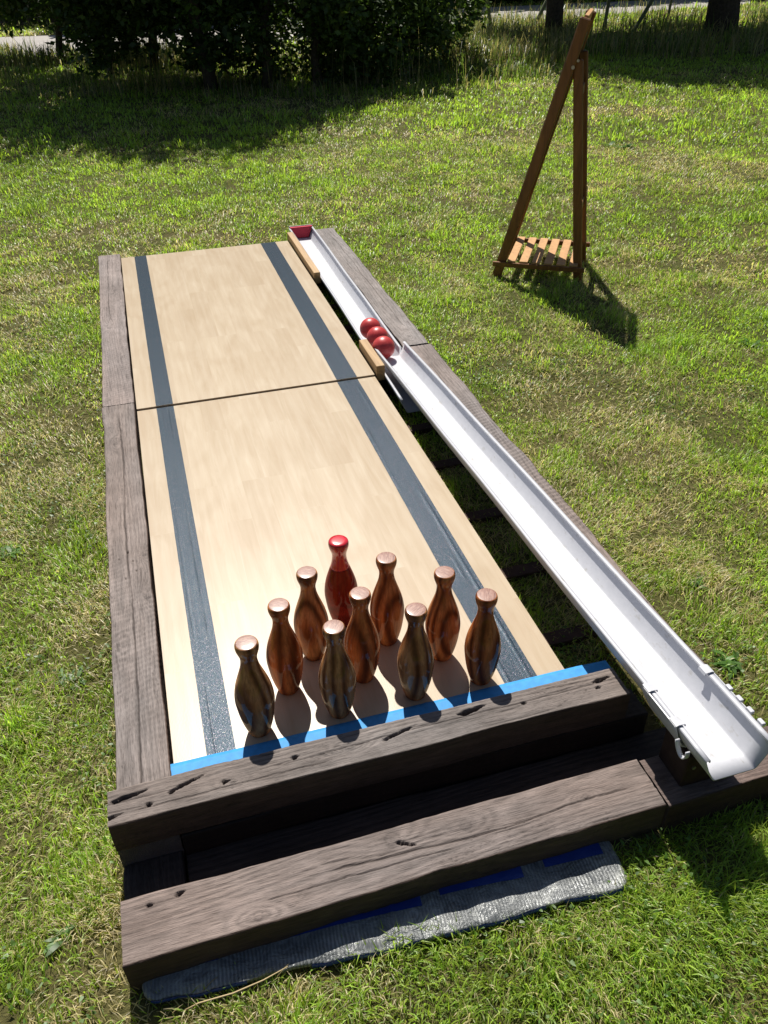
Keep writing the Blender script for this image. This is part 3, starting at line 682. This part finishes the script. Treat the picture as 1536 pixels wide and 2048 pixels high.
# ------------------------------------------------------------------ silver mat
def mat_obj():
    e = empty('silver_mat', (-.11, -.436, -.092), R_(-3.4)); tag(e, 'flat bundle wrapped in silver tarpaulin on the grass below the front beam', 'tarp bundle')
    L, Wd, Hh = 1.012, .138, .019
    nx, nu = 240, 40; V = np.zeros((nx, nu, 3))
    for i in range(nx):
        x = L*i/(nx-1)
        endf = min(1, math.sqrt(max(0, 1-(1-min(1, x/.03))**2))); endr = min(1, math.sqrt(max(0, 1-(1-min(1, (L-x)/.045))**2)))
        f = max(.02, min(endf, endr)); wid = Wd*(.55+.45*f)*(1+.0*x)
        for j in range(nu):
            a = 2*math.pi*j/nu; c, s_ = math.cos(a), math.sin(a)
            y = .5*wid*math.copysign(abs(c)**.35, c); z = .5*Hh*(.3+.7*f)*math.copysign(abs(s_)**.5, s_)
            n1 = float(0)
            V[i, j] = (x, .03+y+.004*math.sin(x*9)+.003*math.sin(x*23+1), Hh/2+z)
    X = V[..., 0]; Y = V[..., 1]
    rid = 1-np.abs(2*fbm(X*11+Y*5, Y*26, 13, 3)-1); V[..., 2] += .007*(fbm(X*14, Y*30, 3)-.5)+.008*(fbm(X*5, Y*9, 8)-.5)+.007*(rid-.8)+.0025*np.exp(-((X-.50-.06*Y)/.006)**2)
    V[..., 1] += .014*(fbm(X*7, V[..., 2]*10, 5)-.5)+.004*(fbm(X*30, V[..., 2]*10, 6)-.5)
    vv = V.reshape(-1, 3); i = np.arange(nx-1)[:, None]*nu; j = np.arange(nu)[None, :]; j2 = (j+1) % nu
    q = np.stack([i+j, i+nu+j, i+nu+j2, i+j2], -1).reshape(-1, 4)
    n0 = len(vv); vv = np.vstack([vv, V[0].mean(0)[None], V[-1].mean(0)[None]])
    jj = np.arange(nu); t = np.vstack([np.stack([np.full(nu, n0), jj, (jj+1) % nu], 1), np.stack([np.full(nu, n0+1), (nx-1)*nu+(jj+1) % nu, (nx-1)*nu+jj], 1)])
    link('wrapping', np_mesh('wrapping', vv, quads=q, tris=t, smooth=True), M_tarp, e)
    # blue tape: patches on the top back and strips along the near lower edge
    def grid_link(sub):
        a, b = sub.shape[:2]; i = np.arange(a-1)[:, None]*b; j = np.arange(b-1)[None, :]
        qq = np.stack([i+j, i+b+j, i+b+j+1, i+j+1], -1).reshape(-1, 4)
        o = link('blue_tape', np_mesh('blue_tape', sub.reshape(-1, 3), quads=qq, smooth=True), M_bluedk, e)
    def top_patch(x0, x1, y0, y1):
        ia, ib = int(x0/L*(nx-1)), int(x1/L*(nx-1)); ys = np.linspace(y0, y1, 16); sub = []
        for i in range(ia, ib+1):
            row = V[i, 1:20][::-1]; sub.append([(row[:, 0].mean(), y, np.interp(y, row[:, 1], row[:, 2])+.0016) for y in ys])
        grid_link(np.array(sub))
    def patch(x0, x1, ja, jb):
        ia, ib = int(x0/L*(nx-1)), int(x1/L*(nx-1)); sub = V[ia:ib+1][:, [k % nu for k in range(ja, jb+1)]].copy()
        cen = np.array([0, .03, Hh/2]); d = sub-cen; d[..., 0] = 0; d /= np.linalg.norm(d, axis=-1)[..., None]
        grid_link(sub+d*.0025)
    top_patch(.02, .15, .014, .09); top_patch(.24, .57, .024, .09); top_patch(.61, .80, .036, .09); top_patch(.85, .985, .044, .095)
    patch(.02, .20, 18, 26); patch(.33, .55, 18, 26); patch(.60, .82, 18, 26); patch(.86, 1.0, 18, 26)
mat_obj()

# ------------------------------------------------------------------ easel
ang = R_(32); d3 = Vector((math.cos(ang), -math.sin(ang), 0)); n3 = Vector((math.sin(ang), math.cos(ang), 0)); up3 = Vector((0, 0, 1))
Q0 = Vector(at(992, 552, GZ)); ea = empty('easel_stand', (Q0.x, Q0.y, GZ)); tag(ea, 'brown wooden folding easel with slatted shelf, standing side-on on the lawn', 'easel')
def E3(s, dpt, z): return d3*s+n3*dpt+up3*z
DP = .41; TOPS, TOPZ = .352, 1.302; PS, PZ = .316, 1.09; BW = .055
for dpt in (0.0, DP):
    bm = bmesh.new(); bar(bm, E3(0, dpt, -.01), E3(TOPS, dpt, TOPZ), BW, .028, n3, .006); bm_obj('long_leg', bm, M_easel, ea)
    bm = bmesh.new(); dd = dpt+(.031 if dpt == 0 else -.031)
    bar(bm, E3(.468, dd, -.01), E3(.335, dd, 1.12), .049, .028, n3, .006); bm_obj('short_leg', bm, M_easel, ea)
    bm = bmesh.new(); q = E3(PS, dpt-.0145, PZ); tube(bm, [q, q-n3*.006], .009, 10); q = E3(PS+.022, dpt-.0145, PZ+.03); tube(bm, [q, q-n3*.005], .007, 10)
    q = E3(.005+.015, dpt-.0145, .06)
    bm_obj('bolt', bm, M_metal, ea)
ld = (E3(TOPS, 0, TOPZ)-E3(0, 0, 0)).normalized()
def onleg(f): return E3(TOPS*f, 0, TOPZ*f)
for f, mt, wd in ((.985, M_slatw, .06), (.30, M_easel, .045), (.62, M_easel, .045)):  # top rail gets the pale wood to look sunlit
    bm = bmesh.new(); p = onleg(f); bar(bm, p+n3*.0145, p+n3*(DP-.0145), wd, .02, ld.cross(n3), .002)
    bm_obj('cross_rail', bm, mt, ea)
bm = bmesh.new(); a_ = onleg(.32)+n3*(DP/2); b_ = onleg(.93)+n3*(DP/2); bar(bm, a_+ld.cross(n3)*-.014, b_+ld.cross(n3)*-.014, DP-.034, .008, ld.cross(n3), .001)
bm_obj('panel', bm, M_chalk, ea)
for z in (.36, .95):
    bm = bmesh.new(); s_ = .468-(.468-.335)*z/1.12; bar(bm, E3(s_, .046, z), E3(s_, DP-.046, z), .05, .018, d3, .002); bm_obj('cross_rail', bm, M_easel, ea)
for dpt in (-.012, DP+.012):
    bm = bmesh.new(); bar(bm, E3(-.02, dpt+(-.016 if dpt < 0 else .016), .082), E3(.50, dpt+(-.016 if dpt < 0 else .016), .082), .018, .026, up3, .002)
    for v_ in bm.verts: pass
    bm_obj('shelf_rail', bm, M_easel, ea)
for k in range(6):
    s_ = .085+k*.070; bm = bmesh.new(); bar(bm, E3(s_, -.026, .100), E3(s_, DP+.026, .100), .047, .010, up3, .002); bm_obj('shelf_slat', bm, M_slatw, ea)

# ------------------------------------------------------------------ ground and track
bm = bmesh.new(); bmesh.ops.create_grid(bm, x_segments=40, y_segments=40, size=300)
o = bm_obj('lawn_ground', bm, M_ground); o.location = (0, 0, GZ); tag(o, kind='structure')
near_px = [(-400, 150), (0, 116), (200, 112), (400, 95), (640, 78), (930, 52), (1160, 34), (1500, 8)]
far_px = [(-400, 88), (0, 75), (200, 68), (400, 54), (640, 40), (930, 17), (1160, 7), (1500, -8)]
bm = bmesh.new()
N_ = [bm.verts.new((*at(x, y, GZ)[:2], 0)) for x, y in near_px]; F_ = [bm.verts.new((*at(x, y, GZ)[:2], 0)) for x, y in far_px]
for k in range(len(N_)-1): bm.faces.new((N_[k], N_[k+1], F_[k+1], F_[k]))
o = bm_obj('track', bm, M_road); o.location = (0, 0, GZ+.006); tag(o, kind='structure')

# ------------------------------------------------------------------ grass
def blades(P, length, width, lean, az, color, mid=.55, curl=.5):
    """vectorised blades: 5 verts each"""
    n = len(P); d = np.stack([np.cos(az), np.sin(az), 0*az], 1); sd_ = np.stack([-np.sin(az), np.cos(az), 0*az], 1)
    l1 = lean*(1-curl*.5); l2 = np.minimum(lean*(1+curl)+.25, 2.3)
    m = P+(d*np.sin(l1)[:, None]+np.array([0, 0, 1.])*np.cos(l1)[:, None])*(length*mid)[:, None]
    t = m+(d*np.sin(l2)[:, None]+np.array([0, 0, 1.])*np.cos(l2)[:, None])*(length*(1-mid))[:, None]
    t[:, 2] = np.maximum(t[:, 2], P[:, 2]+.002)
    w = (width/2)[:, None]
    V = np.stack([P-sd_*w, P+sd_*w, m+sd_*w*.85, m-sd_*w*.85, t], 1).reshape(-1, 3)
    b = np.arange(n)*5
    Q = np.stack([b, b+1, b+2, b+3], 1); T = np.stack([b+3, b+2, b+4], 1)
    C = np.repeat(color, 5, 0); return V, Q, T, C
def grass_colors(x, y, n, far):
    dry = fbm(x*1.1+3, y*1.1, 101, 4); dry2 = fbm(x*6, y*6, 131, 3); lush = fbm(x*3.3, y*3.3, 151, 3)
    p_dry = np.clip(.15+.12*(1-sm(.8, 2.2, np.hypot(x-CX, y-CY)))+1.7*(dry-.45)+1.1*(dry2-.5)-.03*far, .04, .75)
    isd = rng.random(n) < p_dry
    v = rng.random(n)[:, None]
    g = np.array([.30, .47, .075])*(.35+1.1*v)+np.array([.16, .12, .0])*rng.random(n)[:, None]
    g = g*(1+ .5*(lush-.5)[:, None])
    s = np.array([.80, .68, .36])*(.35+.85*v)
    c = np.where(isd[:, None], s, g); return c, isd, lush
BLK = [(-.14, -.11, .0, 3.83), (-.14, -.43, 1.75, -.29), (-.14, -.19, 1.09, -.09), (0, -.09, 1.0, 3.75), (1.2, -.13, 1.345, 3.93), (-.11, -.455, .2, -.40), (.2, -.48, .55, -.40), (.55, -.505, .90, -.40), (-.14, -.40, 1.2, -.09)]
def keep(x, y, pad=0.0):
    k = np.ones(len(x), bool)
    for (x0, y0, x1, y1) in BLK: k &= ~((x > x0-pad) & (x < x1+pad) & (y > y0-pad) & (y < y1+pad))
    return k
def sector(n, d0, d1, half=R_(46)):
    d = np.sqrt(rng.random(n)*(d1*d1-d0*d0)+d0*d0); a = YAW+(rng.random(n)*2-1)*half
    return CX+d*np.sin(a), CY+d*np.cos(a), d
parts = []
GS = 1.0
for (d0, d1, dens, ls, ws) in ((.35, 1.7, 42000, 1.0, 1.0), (1.7, 3.0, 27000, 1.08, 1.2), (3.0, 5.0, 15000, 1.1, 1.5), (5.0, 8.5, 6500, 1.25, 2.2), (8.5, 15, 1900, 1.7, 3.8), (15, 26, 330, 3.2, 8.0)):
    area = R_(46)*(d1*d1-d0*d0); n = int(area*dens*GS)
    x, y, d = sector(n, d0, d1)
    k = keep(x, y); cl = fbm(x*9, y*9, 171, 3); k &= rng.random(n) < np.clip(.25+2.0*(cl-.28), .2, 1)
    # the track stays bare
    tr = (y > 13.5+.0*x)
    if d1 > 12:
        px = 768+CF*(((x-CX)*CR[0]+(y-CY)*CR[1]+(GZ-CZ)*CR[2])/((x-CX)*CFW[0]+(y-CY)*CFW[1]+(GZ-CZ)*CFW[2]))
        py = 1024-CF*(((x-CX)*CU[0]+(y-CY)*CU[1]+(GZ-CZ)*CU[2])/((x-CX)*CFW[0]+(y-CY)*CFW[1]+(GZ-CZ)*CFW[2]))
        yn = np.interp(px, [p[0] for p in near_px], [p[1] for p in near_px]); yf = np.interp(px, [p[0] for p in far_px], [p[1] for p in far_px])
        k &= ~((py < yn) & (py > yf))
    x, y, d = x[k], y[k], d[k]; n = len(x)
    c, isd, lush = grass_colors(x, y, n, sm(3, 8, d))
    tuft = fbm(x*5, y*5, 191, 3)
    ln = (.014+.026*rng.random(n)**1.5+.075*np.clip(tuft-.50, 0, 1)*1.6)*ls*np.where(isd, 1.15, 1.0)
    wd = (.0016+.0022*rng.random(n)**2)*ws*np.where(isd, .75, 1.0)
    lean = np.abs(rng.normal(.75, .42, n)); lean = np.where(isd, np.abs(rng.normal(1.2, .3, n)), lean); lean = np.clip(lean, 0, 1.5)
    az = rng.random(n)*2*math.pi; az = np.where(rng.random(n) < .35, 4*math.pi*fbm(x*2, y*2, 211, 2)+rng.normal(0, .5, n), az)
    P = np.stack([x, y, np.full(n, GZ)], 1); parts.append(blades(P, ln, wd, lean, az, c))
# small clover and plantain leaves between the blades
n = 26000; x, y, d = sector(n, .35, 4.5); k = keep(x, y) & (vn(x*2.3, y*2.3, 231)+.5*vn(x*9, y*9, 233) > .85); x, y = x[k], y[k]; n = len(x)
P = np.stack([x, y, GZ+.012+.014*rng.random(n)], 1)
parts.append(blades(P, .007+.009*rng.random(n), .004+.005*rng.random(n), np.clip(rng.normal(1.25, .25, n), .6, 1.55), rng.random(n)*6.28, np.array([.16, .30, .05])*(.4+.7*rng.random(n))[:, None], curl=.1))
# fallen straw litter, near zone
n = 3500; x, y, d = sector(n, .35, 2.6); k = keep(x, y) & (fbm(x*1.1+3, y*1.1, 101, 4)+.5*fbm(x*6, y*6, 131, 3) > .62+.2*rng.random(n)); x, y = x[k], y[k]; n = len(x)
P = np.stack([x, y, GZ+.006+.016*rng.random(n)], 1)
parts.append(blades(P, .02+.03*rng.random(n), .0009+.0008*rng.random(n), np.clip(rng.normal(1.45, .15, n), 1, 1.57), rng.random(n)*6.28, np.array([.46, .36, .18])*(.6+.6*rng.random(n))[:, None], curl=.05))
def join(parts):
    V = []; Q = []; T = []; C = []; o = 0
    for v, q, t, c in parts:
        V.append(v); Q.append(q+o); T.append(t+o); C.append(c); o += len(v)
    return np.vstack(V), np.vstack(Q), np.vstack(T), np.vstack(C)
V, Q, T, C = join(parts)
print('grass blades', len(T))
o = link('grass', np_mesh('grass', V, quads=Q, tris=T, colors=C, smooth=True), M_grass); tag(o, 'short mown grass, green with straw coloured patches, covering the lawn', 'grass', kind='stuff')

# tall grass along the verge
parts = []
def tall(n, pxr, pyr, hl, green, dens=1.0, wmul=1.0):
    px = rng.uniform(*pxr, n); py = rng.uniform(*pyr, n)
    d = CFW+CR[None]*((px-768)/CF)[:, None]-CU[None]*((py-1024)/CF)[:, None]; t = (GZ-CZ)/d[:, 2]; P = np.array([CX, CY, CZ])+t[:, None]*d
    k = rng.random(n) < sm(.30, .55, fbm(P[:, 0]*2.2, P[:, 1]*2.2, 301, 3)); P = P[k]; n = len(P)
    v = rng.random(n)[:, None]; isg = rng.random(n)[:, None] < green
    c = np.where(isg, np.array([.13, .19, .045])*(.6+.8*v), np.array([.44, .37, .20])*(.5+.7*v))
    parts.append(blades(P, hl*(.45+.8*rng.random(n)), (.006+.008*rng.random(n))*wmul, np.abs(rng.normal(.45, .40, n)), rng.random(n)*6.28, c, mid=.6, curl=1.2))
tall(7000, (-200, 420), (112, 135), .30, .55)
tall(8000, (-300, 1000), (112, 200), .20, .5)
tall(9000, (880, 1150), (50, 135), .38, .45)
tall(7000, (1100, 1750), (30, 120), .40, .5)
tall(900, (230, 930), (110, 188), .75, .35, wmul=.6)
tall(2500, (700, 1100), (115, 165), .22, .8, wmul=1.3)
V, Q, T, C = join(parts)
o = link('tall_grass', np_mesh('tall_grass', V, quads=Q, tris=T, colors=C, smooth=True), M_grass); tag(o, 'long unmown grass and dry stalks along the verge before the track', 'tall grass', kind='stuff')

# ------------------------------------------------------------------ shrubs and trees
def leaves(P, size, color, cl=1.0):
    n = len(P); az = rng.random(n)*6.28; tl = rng.normal(.2, .7, n)
    d = np.stack([np.cos(az)*np.cos(tl), np.sin(az)*np.cos(tl), -np.abs(np.sin(tl))*.7+.1], 1); d /= np.linalg.norm(d, axis=1)[:, None]
    r = rng.normal(0, 1, (n, 3)); s_ = np.cross(d, r); s_ /= np.linalg.norm(s_, axis=1)[:, None]
    l = (size*(.6+.8*rng.random(n)))[:, None]; w = l*.3
    V = np.stack([P, P+d*l*.5+s_*w, P+d*l, P+d*l*.5-s_*w], 1).reshape(-1, 3); b = np.arange(n)*4
    return V, np.stack([b, b+1, b+2, b+3], 1), np.repeat(color, 4, 0)
def leafcol(n, base=(.045, .080, .018)):
    return np.array(base)*(.5+1.0*rng.random(n))[:, None]+np.array([.03, .03, 0])*(rng.random(n)**3)[:, None]
def tree(name, cat, label, x, y, trunks, cen, rad, n, size, zmin, seed, base=(.045, .080, .018), group=None, clump=.5):
    e = empty(name, (x, y, GZ)); tag(e, label, cat, group)
    bm = bmesh.new(); tips = []
    for (dx, dy, r, lx, ly, hh) in trunks:
        pts = []; m = 7
        for k in range(m+1):
            t = k/m; pts.append((dx+lx*t+.10*math.sin(seed+k*1.7)*t, dy+ly*t+.08*math.cos(seed+k*2.1)*t, -.05+hh*t))
        tube(bm, pts, [r*(1-.55*k/m) for k in range(m+1)], 8); tips.append(pts)
        for q in range(5):
            k = 3+q % 4; p = Vector(pts[k]); a = seed*3+q*1.4; ll = .35*rad[0]
            tube(bm, [p, p+Vector((math.cos(a)*ll*.5, math.sin(a)*ll*.5, ll*.3)), p+Vector((math.cos(a)*ll, math.sin(a)*ll, ll*.45))], [r*.4, r*.25, r*.1], 6)
    bm_obj('trunk', bm, M_bark, e, smooth=True)
    # crown: leaves gathered in clumps through the volume
    nc = int(70*clump*2); u = rng.normal(0, 1, (nc, 3)); u /= np.linalg.norm(u, axis=1)[:, None]; rr = (.35+.65*rng.random(nc)**.5)[:, None]
    cc = np.array(cen)+u*rr*np.array(rad); cr = (.16+.20*rng.random(nc))*max(rad)*.8
    ci = rng.integers(0, nc, n); P = cc[ci]+rng.normal(0, .45, (n, 3))*cr[ci][:, None]
    zc = zmin+.22*fbm(P[:, 0]*1.7+x, P[:, 1]*1.7, seed+9, 3)*2-.2
    P = P[P[:, 2] > zc]; V, Q, C = leaves(P, np.full(len(P), size), leafcol(len(P), base))
    link('crown', np_mesh('crown', V, quads=Q, colors=C, smooth=False), M_leaf, e); return e
SG = 'shrubs between the lawn and the track'
def G(px, py): p = at(px, py, GZ); return float(p[0]), float(p[1])
x, y = G(122, 122); tree('shrub', 'shrub', 'small leafy shrub at the left end of the row, slim trunk before the bright track', x, y, [(0, 0, .06, .2, .1, 1.6)], (.3, -.1, 2.0), (1.6, 1.3, 1.9), 12000, .10, .62, 3, group=SG)
x, y = G(250, 165); tree('shrub', 'shrub', 'dark bushy shrub second from the left, with two thick dark stems', x, y, [(-.15, .9, .07, .1, .1, 2.2), (.45, .9, .07, .2, .2, 2.4)], (.3, .2, 3.0), (2.3, 2.0, 2.7), 44000, .085, .62, 5, group=SG)
x, y = G(430, 190); tree('shrub', 'shrub', 'broad dense shrub in the middle of the row, foliage almost black in shade', x, y, [(0, .3, .09, -.2, .1, 2.2), (.7, .3, .07, .2, .1, 2.0)], (-.1, .8, 2.1), (1.9, 1.7, 2.1), 33000, .085, .24, 7, group=SG)
x, y = G(640, 175); tree('shrub', 'shrub', 'dense shrub right of the middle of the row, hanging down to the tall grass', x, y, [(0, 0, .07, -.1, .1, 1.4), (.6, .2, .06, .2, .0, 1.4)], (.2, .6, .9), (1.8, 1.2, 1.1), 25000, .08, .04, 9, base=(.055, .095, .022), group=SG)
x, y = G(830, 135); tree('shrub', 'shrub', 'lighter green shrub at the right end of the row, by the sunlit tall grass', x, y, [(0, 0, .05, -.1, .1, 1.2), (.5, .2, .04, .2, .0, 1.2)], (-.3, .2, .95), (1.25, 1.0, 1.1), 17000, .08, .0, 11, base=(.07, .12, .028), group=SG)
x, y = G(1105, 78); tree('young_tree', 'tree', 'dark upright tree trunk rising behind the easel top', x, y, [(0, 0, .17, -.1, .1, 3.4)], (1.6, .9, 4.3), (2.0, 2.2, 1.3), 22000, .14, 2.6, 13)
x, y = G(1440, 72); tree('broad_tree', 'tree', 'large dark tree with low foliage at the upper right corner', x, y, [(0, 0, .30, -.1, .1, 3.0)], (.4, 1.2, 4.2), (5.0, 3.9, 2.4), 90000, .15, 1.4, 15)
# far side of the track: dark hedge and fence
def hedge(px0, py0, px1, py1, h, n, label, seed):
    a = at(px0, py0, GZ); b = at(px1, py1, GZ); t = rng.random(n)[:, None]; d = (b-a)/np.linalg.norm(b-a); pn = np.array([-d[1], d[0], 0])
    P = a+(b-a)*t+pn*(.2+1.5*rng.random(n))[:, None]; top = h*(.75+.4*fbm(t[:, 0]*14, 0*t[:, 0], seed)); P[:, 2] = GZ+top*rng.random(n)**.8
    P[:, :2] += (rng.random((n, 2))-.5)*.5
    V, Q, C = leaves(P, np.full(n, .30), leafcol(n, (.030, .050, .014)))
    o = link('hedge', np_mesh('hedge', V, quads=Q, colors=C), M_leaf); tag(o, label, 'hedge')
hedge(150, 62, 1000, 10, 2.6, 30000, 'dark continuous hedge on the far side of the pale track', 401)
hedge(1000, 10, 1750, -18, 3.0, 22000, 'dark hedge beyond the track at the upper right, behind the trees', 411)
rb_ = np.random.default_rng(5); n = 60000; xb = rb_.uniform(-9, 10, n); hb = 3.6*(.8+.4*fbm(xb*.7, 0*xb, 77)); P = np.stack([xb, -7.2-1.2*rb_.random(n)-.5*fbm(xb*1.5, 0*xb, 79), GZ+hb*rb_.random(n)**.8], 1)  # hedge added out of view to cut sky reflections and ambient light
V, Q, C = leaves(P, np.full(n, .20), leafcol(n, (.040, .062, .018)))
o = link('hedge', np_mesh('hedge', V, quads=Q, colors=C), M_leaf); tag(o, 'added unseen hedge behind the viewer, darkening reflections in the varnished pins', 'hedge')
fe = empty('wooden_fence', tuple(at(-250, 66, GZ))); fx = at(-500, 78, GZ); fy = at(175, 44, GZ); o0 = at(-250, 66, GZ)
tag(fe, 'dark vertical board fence in shade beyond the track, upper left', 'fence')
bm = bmesh.new(); Lf = np.linalg.norm(fy-fx); dv = Vector((fy-fx)/Lf); nb = int(Lf/.16)
for k in range(nb):
    p = Vector(fx-o0)+dv*(k+.5)*Lf/nb; add_box(bm, (p.x, p.y, .85+.02*math.sin(k*2.3)), (Lf/nb*.93, .02, 1.7), Matrix.Rotation(math.atan2(dv.y, dv.x), 3, 'Z'))
bm_obj('board_panel', bm, M_fence, fe)
for z in (.35, 1.3):
    bm = bmesh.new(); a_ = Vector(fx-o0); b_ = Vector(fy-o0); off = Vector((dv.y, -dv.x, 0))*.04; bar(bm, a_+off+up3*z, b_+off+up3*z, .04, .09, up3); bm_obj('rail', bm, M_fence, fe)
# stakes by the young trees
def stake(p0, p1, h, label, r=.035):
    a = Vector(at(*p0, GZ)); bm = bmesh.new(); tube(bm, [(0, 0, -.05), (p1[0]*.5, p1[1]*.5, h*.5), (p1[0], p1[1], h)], [r, r*.95, r*.9], 8)
    o = bm_obj('tree_stake', bm, M_stake); o.location = a; tag(o, label, 'stake', 'stakes standing in the tall grass')
stake((984, 66), (-.35, 0, 0), 1.5, 'pale yellowish stake leaning left in the sunlit tall grass')
stake((1058, 68), (.75, .2), 1.1, 'thin leaning stake crossing close to the dark trunk')
stake((1207, 62), (.1, 0), 1.5, 'grey green upright stake just left behind the easel top')
stake((1262, 66), (1.5, .3), 2.0, 'long thin stake leaning right, right of the easel top')
stake((1334, 42), (.1, 0), 1.5, 'thin upright stake farthest right, before the dark tree', .028)

# ------------------------------------------------------------------ weeds
def weed(px, py, n, size, label, seed, kind='leafy_weed'):
    r_ = np.random.default_rng(seed); c = at(px, py, GZ); V = []; Q = []; C = []; o = 0
    for k in range(n):
        a = r_.random()*6.28; L = size*(.6+.6*r_.random()); w = L*.30; ln = .35+.5*r_.random(); ox, oy = r_.normal(0, size*.35, 2)
        m = 5; colr = np.array([.13, .27, .05])*(.6+.7*r_.random())
        for j in range(m+1):
            t = j/m; ww = w*.5*math.sin(math.pi*(.12+.86*t))**.8; rr = L*t*math.cos(ln*(.5-.5*t)); z = .008+L*t*math.sin(.9-ln)*(1-.55*t)
            for s_ in (-1, 1): V.append((ox+rr*math.cos(a)-s_*ww*math.sin(a), oy+rr*math.sin(a)+s_*ww*math.cos(a), z+(.1*ww))); C.append(colr)
        for j in range(m): Q.append((o+2*j, o+2*j+1, o+2*j+3, o+2*j+2))
        o += 2*(m+1)
    ob = link(kind, np_mesh(kind, np.array(V), quads=np.array(Q), colors=np.array(C), smooth=True), M_grass); ob.location = c; tag(ob, label, 'weed', 'broad leaved weeds in the lawn')
weed(20, 1112, 12, .045, 'bright rosette weed at the left edge of the lawn, level with mid lane', 1)
weed(150, 1362, 11, .038, 'rosette weed left of the long left sleeper, level with the pins', 2)
weed(1385, 1165, 16, .035, 'leafy weed patch to the right of the near gutter, upper one', 3)
weed(1500, 690, 16, .05, 'bright leafy weed at the right edge, far up the lawn', 4)
weed(1460, 1330, 34, .035, 'spreading weed patch beside the sleeper end', 5)
weed(1230, 296, 18, .11, 'bright green weed clump on the lawn right of the easel', 6)
weed(130, 1870, 7, .035, 'small round leaved weed left of the front beam', 7)
# loose straw stem before the mat
bm = bmesh.new(); pts = [at(372, 2026, GZ)+np.array([0, 0, .012]), at(400, 2016, GZ)+np.array([0, 0, .02]), at(470, 2000, GZ)+np.array([0, 0, .028]), at(530, 1975, GZ)+np.array([0, 0, .03]), at(578, 1948, GZ)+np.array([0, 0, .03])]
tube(bm, pts, [.0014, .0018, .0018, .0016, .001], 6); M_straw = simple('straw', (.50, .38, .2), .7)
o = bm_obj('straw_stem', bm, M_straw, smooth=True); tag(o, 'long dry straw stem lying at the near edge of the silver mat', 'straw')
